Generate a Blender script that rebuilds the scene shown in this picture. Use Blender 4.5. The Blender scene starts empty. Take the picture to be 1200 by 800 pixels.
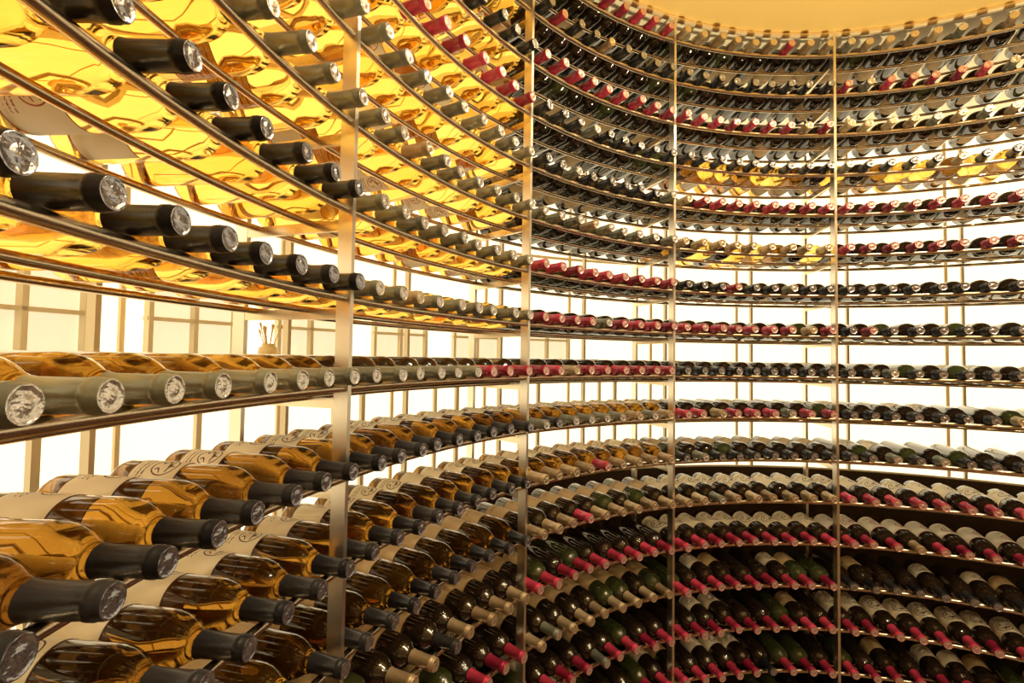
import bpy, math, random
from mathutils import Matrix, Vector
random.seed(7)
H=0.172; R=9.1*H; CX,CY=6.82*H,2.6*H; EYE=1.6
POST0=162.5; BAY=26.4; NB=9
sc=bpy.context.scene
sc.view_settings.view_transform='Standard'
def Z(k): return EYE+(k-0.36)*H

# ---------------- materials
def mat(name,col,rough=.4,metal=0.0,trans=0.0,ior=1.45,coat=0.0,emis=None,es=0,spec=.5):
    m=bpy.data.materials.new(name); m.use_nodes=True
    b=m.node_tree.nodes['Principled BSDF']
    b.inputs['Base Color'].default_value=(*col,1); b.inputs['Roughness'].default_value=rough
    b.inputs['Metallic'].default_value=metal; b.inputs['IOR'].default_value=ior
    b.inputs['Specular IOR Level'].default_value=spec
    b.inputs['Transmission Weight'].default_value=trans; b.inputs['Coat Weight'].default_value=coat
    if emis: b.inputs['Emission Color'].default_value=(*emis,1); b.inputs['Emission Strength'].default_value=es
    return m
def noise_bump(m,scale=80,strength=.1,dist=.001):
    nt=m.node_tree;b=nt.nodes['Principled BSDF']
    tc=nt.nodes.new('ShaderNodeTexCoord');n=nt.nodes.new('ShaderNodeTexNoise');n.inputs['Scale'].default_value=scale
    bu=nt.nodes.new('ShaderNodeBump');bu.inputs['Strength'].default_value=strength;bu.inputs['Distance'].default_value=dist
    nt.links.new(tc.outputs['Object'],n.inputs['Vector']);nt.links.new(n.outputs['Fac'],bu.inputs['Height']);nt.links.new(bu.outputs['Normal'],b.inputs['Normal'])
    return m
def vary(m,c1,c2):
    nt=m.node_tree;b=nt.nodes['Principled BSDF']
    oi=nt.nodes.new('ShaderNodeObjectInfo');mx=nt.nodes.new('ShaderNodeMix');mx.data_type='RGBA'
    mx.inputs[6].default_value=(*c1,1);mx.inputs[7].default_value=(*c2,1)
    nt.links.new(oi.outputs['Random'],mx.inputs[0]);nt.links.new(mx.outputs[2],b.inputs['Base Color'])
steel=noise_bump(mat('brushed_steel',(.72,.61,.44),.22,1.0),60,.08)
postm=noise_bump(mat('post_steel',(.86,.79,.66),.33,1.0),60,.08)
glass={'g':mat('gold_glass',(.97,.56,.06),.03,0,1,1.36),
       'a':mat('amber_glass',(.58,.30,.035),.03,0,.95,1.42,.5),
       'd':mat('dark_glass',(.014,.008,.004),.05,0,0,1.5,.6),
       'e':mat('green_glass',(.03,.035,.010),.05,0,0,1.5,.6)}
vary(glass['g'],(.99,.68,.16),(.93,.52,.07)); vary(glass['a'],(.46,.22,.025),(.17,.065,.008))
caps={'k':mat('foil_black',(.010,.010,.012),.28,0,spec=.35),
      'g':mat('foil_greygreen',(.24,.235,.16),.32,.5),
      'r':mat('foil_red',(.52,.03,.07),.3,.3),
      'b':mat('foil_beige',(.46,.34,.19),.35,.5)}
vary(caps['r'],(.55,.05,.09),(.22,.01,.03));vary(caps['g'],(.27,.265,.18),(.15,.155,.12));vary(caps['b'],(.55,.42,.24),(.30,.20,.10));vary(caps['k'],(.006,.006,.007),(.022,.020,.020))
for m in caps.values(): noise_bump(m,300,.25,.0006)
ends={'k':mat('foil_end_dark',(.46,.48,.55),.18,.95),'g':mat('foil_end_silver',(.80,.77,.73),.22,.9),
      'r':mat('foil_end_pink',(.80,.50,.46),.25,.8),'b':mat('foil_end_gold',(.80,.68,.48),.25,.9)}
for m in ends.values(): noise_bump(m,130,.8,.003)
def label(name,base,ink,logo):
    m=mat(name,base,.6);nt=m.node_tree;b=nt.nodes['Principled BSDF'];N=nt.nodes.new;L=nt.links.new
    uv=N('ShaderNodeUVMap');sep=N('ShaderNodeSeparateXYZ');L(uv.outputs[0],sep.inputs[0])
    def M(op,a,bb=None):
        n=N('ShaderNodeMath');n.operation=op
        for i,v in enumerate([a,bb]):
            if v is None: continue
            if isinstance(v,(int,float)): n.inputs[i].default_value=v
            else: L(v,n.inputs[i])
        return n.outputs[0]
    u=M('SUBTRACT',sep.outputs[0],.5);v=M('SUBTRACT',sep.outputs[1],.5)
    uu=M('MULTIPLY',u,1.9);vv=M('SUBTRACT',v,.12)
    r=M('SQRT',M('ADD',M('MULTIPLY',uu,uu),M('MULTIPLY',vv,vv)))
    ring=M('LESS_THAN',M('ABSOLUTE',M('SUBTRACT',r,.24)),.013)
    wv=N('ShaderNodeTexNoise');wv.inputs['Scale'].default_value=7;wv.inputs['Detail'].default_value=0;L(uv.outputs[0],wv.inputs['Vector'])
    scr=M('MULTIPLY',M('LESS_THAN',M('ABSOLUTE',M('SUBTRACT',wv.outputs['Fac'],.5)),.05),M('LESS_THAN',r,.19))
    lines=M('GREATER_THAN',M('SINE',M('MULTIPLY',v,75)),.25)
    zone=M('LESS_THAN',M('ABSOLUTE',M('ADD',v,.3)),.09)
    wid=M('LESS_THAN',M('ABSOLUTE',u),.18)
    n2=N('ShaderNodeTexNoise');n2.inputs['Scale'].default_value=45;L(uv.outputs[0],n2.inputs['Vector'])
    txt=M('MULTIPLY',M('MULTIPLY',lines,M('MULTIPLY',zone,wid)),M('GREATER_THAN',n2.outputs['Fac'],.47))
    bord=M('GREATER_THAN',M('ABSOLUTE',v),.475)
    tot=M('MAXIMUM',M('MAXIMUM',ring,scr) if logo else txt,M('MAXIMUM',txt,bord))
    mx=N('ShaderNodeMix');mx.data_type='RGBA';mx.inputs[6].default_value=(*base,1);mx.inputs[7].default_value=(*ink,1)
    L(tot,mx.inputs[0]);L(mx.outputs[2],b.inputs['Base Color']);return m
labels={'c':label('paper_cream_label',(.92,.80,.56),(.10,.04,.02),True),
        't':label('paper_tan_label',(.60,.42,.20),(.07,.03,.01),False),
        'w':label('paper_white_label',(.90,.84,.68),(.40,.08,.02),True)}

# ---------------- bottle
def ring_strip(V,F,MI,prof,mi,seg=24,close=False):
    base=len(V)
    for (x,r) in prof:
        for s in range(seg):
            a=2*math.pi*s/seg;V.append((x,r*math.cos(a),r*math.sin(a)))
    for i in range(len(prof)-1):
        for s in range(seg):
            t=(s+1)%seg
            F.append((base+i*seg+s,base+i*seg+t,base+(i+1)*seg+t,base+(i+1)*seg+s));MI.append(mi)
    if close:
        F.append(tuple(base+s for s in range(seg))[::-1]);MI.append(mi)
        F.append(tuple(base+(len(prof)-1)*seg+s for s in range(seg)));MI.append(mi)
def bottle_mesh(g,c,l,big):
    V=[];F=[];MI=[]
    if g in 'de': sh=[(.186,.0378),(.198,.0368),(.208,.0335),(.217,.0265),(.224,.0195),(.232,.0158)]
    else: sh=[(.172,.0378),(.188,.0366),(.202,.0326),(.214,.0262),(.224,.0198),(.236,.0162)]
    prof=[(.022,.004),(.018,.015),(.004,.026),(.0,.031),(.001,.0345),(.006,.0372),(.012,.0378)]+sh+[(.25,.0145),(.297,.0142)]
    ring_strip(V,F,MI,prof,0,24,True)
    ring_strip(V,F,MI,[(.232,.0174),(.238,.0162),(.2445,.0160),(.284,.0154),(.285,.0164),(.292,.0165),(.293,.0156),(.2995,.0156),(.3015,.0146)],1)
    ring_strip(V,F,MI,[(.3015,.0146),(.3019,.0135),(.3012,.0128),(.3012,.006),(.3018,.005),(.3018,.0005)],2)
    uvs={}
    if l:
        x0,x1=(.03,.165) if big else (.055,.145)
        if g not in 'de': x0,x1=(.035,.118)
        n=20;b=len(V);sp=math.radians(105 if not big else 150)
        for i in range(n+1):
            a=-sp+2*sp*i/n
            for x in (x0,x1): V.append((x,.0382*math.sin(a),.0382*math.cos(a)))
        for i in range(n):
            F.append((b+2*i,b+2*i+1,b+2*i+3,b+2*i+2));MI.append(3);uvs[len(F)-1]=[(i/n,0),(i/n,1),((i+1)/n,1),((i+1)/n,0)]
    me=bpy.data.meshes.new('bottle_'+g+c+(l or 'n'));me.from_pydata(V,[],F)
    for m in (glass[g],caps[c],ends[c],labels[l or 'c']): me.materials.append(m)
    ul=me.uv_layers.new(name='UVMap')
    for p in me.polygons:
        p.material_index=MI[p.index];p.use_smooth=len(p.vertices)==4
        if p.index in uvs:
            for j,li in enumerate(p.loop_indices): ul.data[li].uv=uvs[p.index][j]
    return me
cache={}
def get(g,c,l,big=False):
    k=(g,c,l,big)
    if k not in cache: cache[k]=bottle_mesh(*k)
    return cache[k]

rows={ # level 8 .. -8
 0:'gg gk gg gk gg gg gk gk dgn akc akc akt akc dr db dr dk',
 1:'dr gb gk gr gg gg gg gg dg akc akc akt dbt dr db dr dr',
 2:'dr dk drt dk dkt dg dr dr dr agc abc dbt dr dbt dr dr dr',
 3:'dbt dk dr mkt dr mb dk dr dk dr dkt Dbc Drc dr dr dr dr',
 4:'dbt drt dbt mkt dr dr dk dk dk dk dk Drc Drw dk Drc dr dr'}
rows={b:s.split() for b,s in rows.items()}
parent=bpy.data.objects.new('wine_bottles',None);sc.collection.objects.link(parent)
for bay in range(-1,7):
    rb=rows[min(max(bay,0),4)]
    a1=POST0-BAY*(bay-1)
    for li,k in enumerate(range(8,-9,-1)):
        code=rb[li]
        off=random.uniform(-.1,.1)
        for i in range(NB):
            big=code[0]=='D';g=code[0].lower();c=code[1];l=code[2] if len(code)>2 else None
            if g=='m': g=random.choice('gad')
            if code=='dgn': g='a';l=None
            elif l is None and random.random()<.35 and g!='g': l=random.choice('ct')
            if bay==1 and k==0 and i>=6: c='r'
            if g=='g' and random.random()<.45:l='w'
            if g=='d' and not big and random.random()<.15: g='e'
            if random.random()<(.12 if bay>1 else .05) and bay>0: c=random.choice('krggbb')
            me=get(g,c,l,big)
            ang=math.radians(a1-BAY*(i+.5+off*.4)/NB+random.uniform(-.12,.12))
            tip=R-.052+random.uniform(-.008,.008)
            o=bpy.data.objects.new('bottle',me);sc.collection.objects.link(o);o.parent=parent
            r0=tip+.302
            loc=Vector((CX+r0*math.cos(ang),CY+r0*math.sin(ang),Z(k)+.008+.0165))
            roll=random.uniform(-.5,.5) if k<1 else random.uniform(-3.1,3.1)
            o.matrix_world=Matrix.Translation(loc)@Matrix.Rotation(ang+math.pi+random.uniform(-.012,.012),4,'Z')@Matrix.Rotation(roll,4,'X')

# ---------------- rack
rack=bpy.data.objects.new('circular_wine_rack',None);sc.collection.objects.link(rack)
def mkobj(name,V,F,m,par=None,smooth=False):
    me=bpy.data.meshes.new(name);me.from_pydata(V,[],F);me.materials.append(m)
    if smooth:
        for p in me.polygons:p.use_smooth=True
    o=bpy.data.objects.new(name,me);sc.collection.objects.link(o)
    if par:o.parent=par
    return o
A0=POST0-BAY*6;A1=POST0+BAY*2
def arc(V,F,r,z,rad,a0=A0,a1=A1,step=1.1,n=10):
    b=len(V);N=int((a1-a0)/step)
    for i in range(N+1):
        a=math.radians(a0+(a1-a0)*i/N)
        for j in range(n):
            t=2*math.pi*j/n;rr=r+rad*math.cos(t)
            V.append((CX+rr*math.cos(a),CY+rr*math.sin(a),z+rad*math.sin(t)))
    for i in range(N):
        for j in range(n):
            F.append((b+i*n+j,b+i*n+(j+1)%n,b+(i+1)*n+(j+1)%n,b+(i+1)*n+j))
V=[];F=[]
for k in range(8,-9,-1):
    z=Z(k)
    arc(V,F,R,z,.008)
    arc(V,F,R+.088,z-.021,.0065)
    arc(V,F,R+.225,z-.021,.0065)
mkobj('rails',V,F,steel,rack,True)
def box(V,F,ang,r0,r1,w,z0,z1):
    a=math.radians(ang);b=len(V);e=(math.cos(a),math.sin(a));t=(-e[1],e[0])
    for z in (z0,z1):
        for (r,s) in ((r0,-w/2),(r1,-w/2),(r1,w/2),(r0,w/2)):
            V.append((CX+e[0]*r+t[0]*s,CY+e[1]*r+t[1]*s,z))
    F+= [tuple(b+i for i in f) for f in ((0,3,2,1),(4,5,6,7),(0,1,5,4),(1,2,6,5),(2,3,7,6),(3,0,4,7))]
CEIL=EYE+8.3*H
V=[];F=[];V2=[];F2=[]
for n in range(-2,7):
    a=POST0-BAY*n
    box(V,F,a,R-.012,R+.020,.010,0,CEIL)
    box(V,F,a,R+.245,R+.275,.010,0,CEIL)
    for k in range(8,-9,-1):
        box(V2,F2,a,R-.008,R+.25,.009,Z(k)-.040,Z(k)-.020)
mkobj('posts',V,F,postm,rack);mkobj('brackets',V2,F2,steel,rack)

# ---------------- room shell
def cyl(name,r,z0,z1,m,n=96,a0=0,a1=360,par=None):
    V=[];F=[]
    for i in range(n+1):
        a=math.radians(a0+(a1-a0)*i/n)
        V+=[(CX+r*math.cos(a),CY+r*math.sin(a),z0),(CX+r*math.cos(a),CY+r*math.sin(a),z1)]
    for i in range(n): F.append((2*i,2*i+1,2*i+3,2*i+2))
    return mkobj(name,V,F,m,par,True)
def disc(name,r,z,m,n=96,par=None):
    V=[(CX+r*math.cos(2*math.pi*i/n),CY+r*math.sin(2*math.pi*i/n),z) for i in range(n)];F=[tuple(range(n))]
    return mkobj(name,V,F,m,par)
OUT=R+1.1
wallm=mat('wall_glow',(.7,.6,.42),.6,emis=(1,.89,.62),es=1.4)  # glow put into the wall material, stands in for the bright room outside
wood=mat('wood_panel',(.06,.03,.010),.45);noise_bump(wood,20,.2)
wood2=mat('fill_block_wood',(.26,.15,.065),.5);noise_bump(wood2,20,.2)
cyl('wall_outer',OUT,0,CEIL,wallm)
cyl('fill_block_wall',R+.1,0,CEIL,wood2,60,216.5,363)  # unseen wall added behind the camera to cut the fill light
cyl('wall_lower_panel',R+.36,0,EYE-3.0*H,wood)
floorm=mat('floor_stone',(.14,.09,.05),.25);noise_bump(floorm,12,.1)
disc('floor',OUT,0,floorm)
ceilm=mat('ceiling_paint',(.93,.66,.22),.5)
disc('ceiling',OUT,CEIL,mat('ceiling_cream',(.95,.85,.6),.5))
disc('ceiling_disc',R+.0,CEIL-.012,ceilm)
V=[];F=[];arc(V,F,R+.0,CEIL-.02,.012,0,360,3);mkobj('trim_1',V,F,mat('trim_gold',(.9,.75,.45),.3,.4),None,True)

# glazed partition around the rack: slim cream frame
frame=mat('frame_cream',(.80,.68,.45),.4)
V=[];F=[]
a=A0+6
while a<A1:
    box(V,F,a,R+.37,R+.39,.010,EYE-3.0*H,CEIL);a+=13.2
o=mkobj('glass_partition_frame',V,F,frame)
V=[];F=[]
for z in (EYE-.3*H,EYE+3.1*H,EYE-3*H): arc(V,F,R+.38,z,.006,A0,A1,2,6)
mkobj('transoms',V,F,frame,o,True)
# seams of the glowing wall
V=[];F=[]
a=0
while a<360:
    box(V,F,a,OUT-.02,OUT-.005,.014,0,CEIL);a+=12
for z in (EYE-.1,EYE+.62): arc(V,F,OUT-.02,z,.009,0,360,4,6)
mkobj('wall_panel_battens',V,F,mat('batten_tan',(.70,.52,.28),.5))
# window frames on the outer wall, seen through the glass
frame2=mat('window_frame_cream',(.72,.60,.38),.4);paneb=mat('window_blind',(.85,.78,.6),.6,emis=(1,.90,.64),es=.65)
wn=0
for a in range(112,212,10):
    wn+=1
    V=[];F=[];da=math.degrees(.14/(OUT-.1));z0,z1=EYE-.02,EYE+.24
    for s in (-da,0,da): box(V,F,a+s,OUT-.10,OUT-.07,.014,z0,z1)
    for z in (z0,(z0+z1)/2,z1): box(V,F,a,OUT-.10,OUT-.07,.30,z-.006,z+.006)
    w_=mkobj('window_%d'%wn,V,F,frame2)
    V=[];F=[];box(V,F,a,OUT-.07,OUT-.065,.28,z0,z1);mkobj('blind',V,F,paneb,w_)
# narrow counter with a jar of reeds
tan=mat('counter_cream',(.90,.76,.50),.5);reed=mat('reed_brown',(.60,.42,.18),.6);jarm=mat('jar_ceramic',(.75,.58,.30),.25)
cab=bpy.data.objects.new('display_counter',None);sc.collection.objects.link(cab)
V=[];F=[]
for a in range(108,216,12): box(V,F,a,R+.52,R+.535,.015,0,EYE-.03);box(V,F,a,R+.685,R+.70,.015,0,EYE-.03)
mkobj('legs',V,F,frame,cab)
V=[];F=[]
n=80
for i in range(n+1):
    a=math.radians(106+100*i/n)
    for (r,z) in ((R+.51,EYE-.03),(R+.71,EYE-.03),(R+.71,EYE-.015),(R+.51,EYE-.015)): V.append((CX+r*math.cos(a),CY+r*math.sin(a),z))
for i in range(n):
    for j in range(4): F.append((4*i+j,4*i+(j+1)%4,4*i+4+(j+1)%4,4*i+4+j))
mkobj('top',V,F,tan,cab)
for a in (152,):
    j=bpy.data.objects.new('reed_jar',None);sc.collection.objects.link(j)
    V=[];F=[];MI=[];ring_strip(V,F,MI,[(0,.02),(.004,.026),(.02,.030),(.035,.027),(.042,.018),(.048,.021)],0,20,False)
    r=R+.61;ca,sa=CX+r*math.cos(math.radians(a)),CY+r*math.sin(math.radians(a))
    V=[(ca+y,sa+z,EYE-.015+x) for x,y,z in V];mkobj('jar',V,F,jarm,j,True)
    V=[];F=[]
    for q in range(9):
        t=random.uniform(0,6.28);d=random.uniform(.01,.035);h=random.uniform(.08,.12);b0=len(V)
        for (x,y,z,w_) in ((0,0,.01,.0015),(d*math.cos(t),d*math.sin(t),h*.8,.0015),(d*1.2*math.cos(t),d*1.2*math.sin(t),h,.004)):
            for u in range(4): V.append((ca+x+w_*math.cos(u*1.57),sa+y+w_*math.sin(u*1.57),EYE-.015+z))
        for s in range(2):
            for u in range(4): F.append((b0+4*s+u,b0+4*s+(u+1)%4,b0+4*s+4+(u+1)%4,b0+4*s+4+u))
    mkobj('reeds',V,F,reed,j)

# lights
def area(name,loc,size,power,col,rot=(0,0,0)):
    l=bpy.data.lights.new(name,'AREA');l.shape='DISK';l.size=size;l.energy=power;l.color=col
    o=bpy.data.objects.new(name,l);sc.collection.objects.link(o);o.location=loc;o.rotation_euler=rot;return o
area('ceiling_light',(CX,CY,CEIL-.05),.7,26,(1,.85,.58))
for i in range(10):
    a=2*math.pi*i/10+.2
    l=bpy.data.lights.new('downlight','SPOT');l.energy=29;l.color=(1,.84,.57);l.spot_size=2.4;l.spot_blend=.6;l.shadow_soft_size=.018
    o=bpy.data.objects.new('downlight',l);sc.collection.objects.link(o);o.location=(CX+1.05*math.cos(a),CY+1.05*math.sin(a),CEIL-.06)
l=bpy.data.lights.new('floor_bounce_fill','SPOT');l.energy=320;l.color=(1,.83,.50);l.spot_size=1.5;l.spot_blend=.5;l.shadow_soft_size=.1  # unseen fill spot added as floor bounce for upper rows and ceiling
o=bpy.data.objects.new('floor_bounce_fill',l);sc.collection.objects.link(o);o.location=(CX,CY,.3);o.rotation_euler=(math.pi,0,0)
w=bpy.data.worlds.new('world');sc.world=w;w.use_nodes=True;w.node_tree.nodes['Background'].inputs[0].default_value=(1,.85,.6,1);w.node_tree.nodes['Background'].inputs[1].default_value=.3

cam=bpy.data.cameras.new('camera');cam.sensor_width=36;cam.lens=36*560/1200;cam.clip_start=.01
co=bpy.data.objects.new('camera',cam);sc.collection.objects.link(co);sc.camera=co
co.matrix_world=Matrix.Translation((0,0,EYE))@Matrix.Rotation(math.radians(90+2.0),4,'X')@Matrix.Rotation(math.radians(.9),4,'Z')
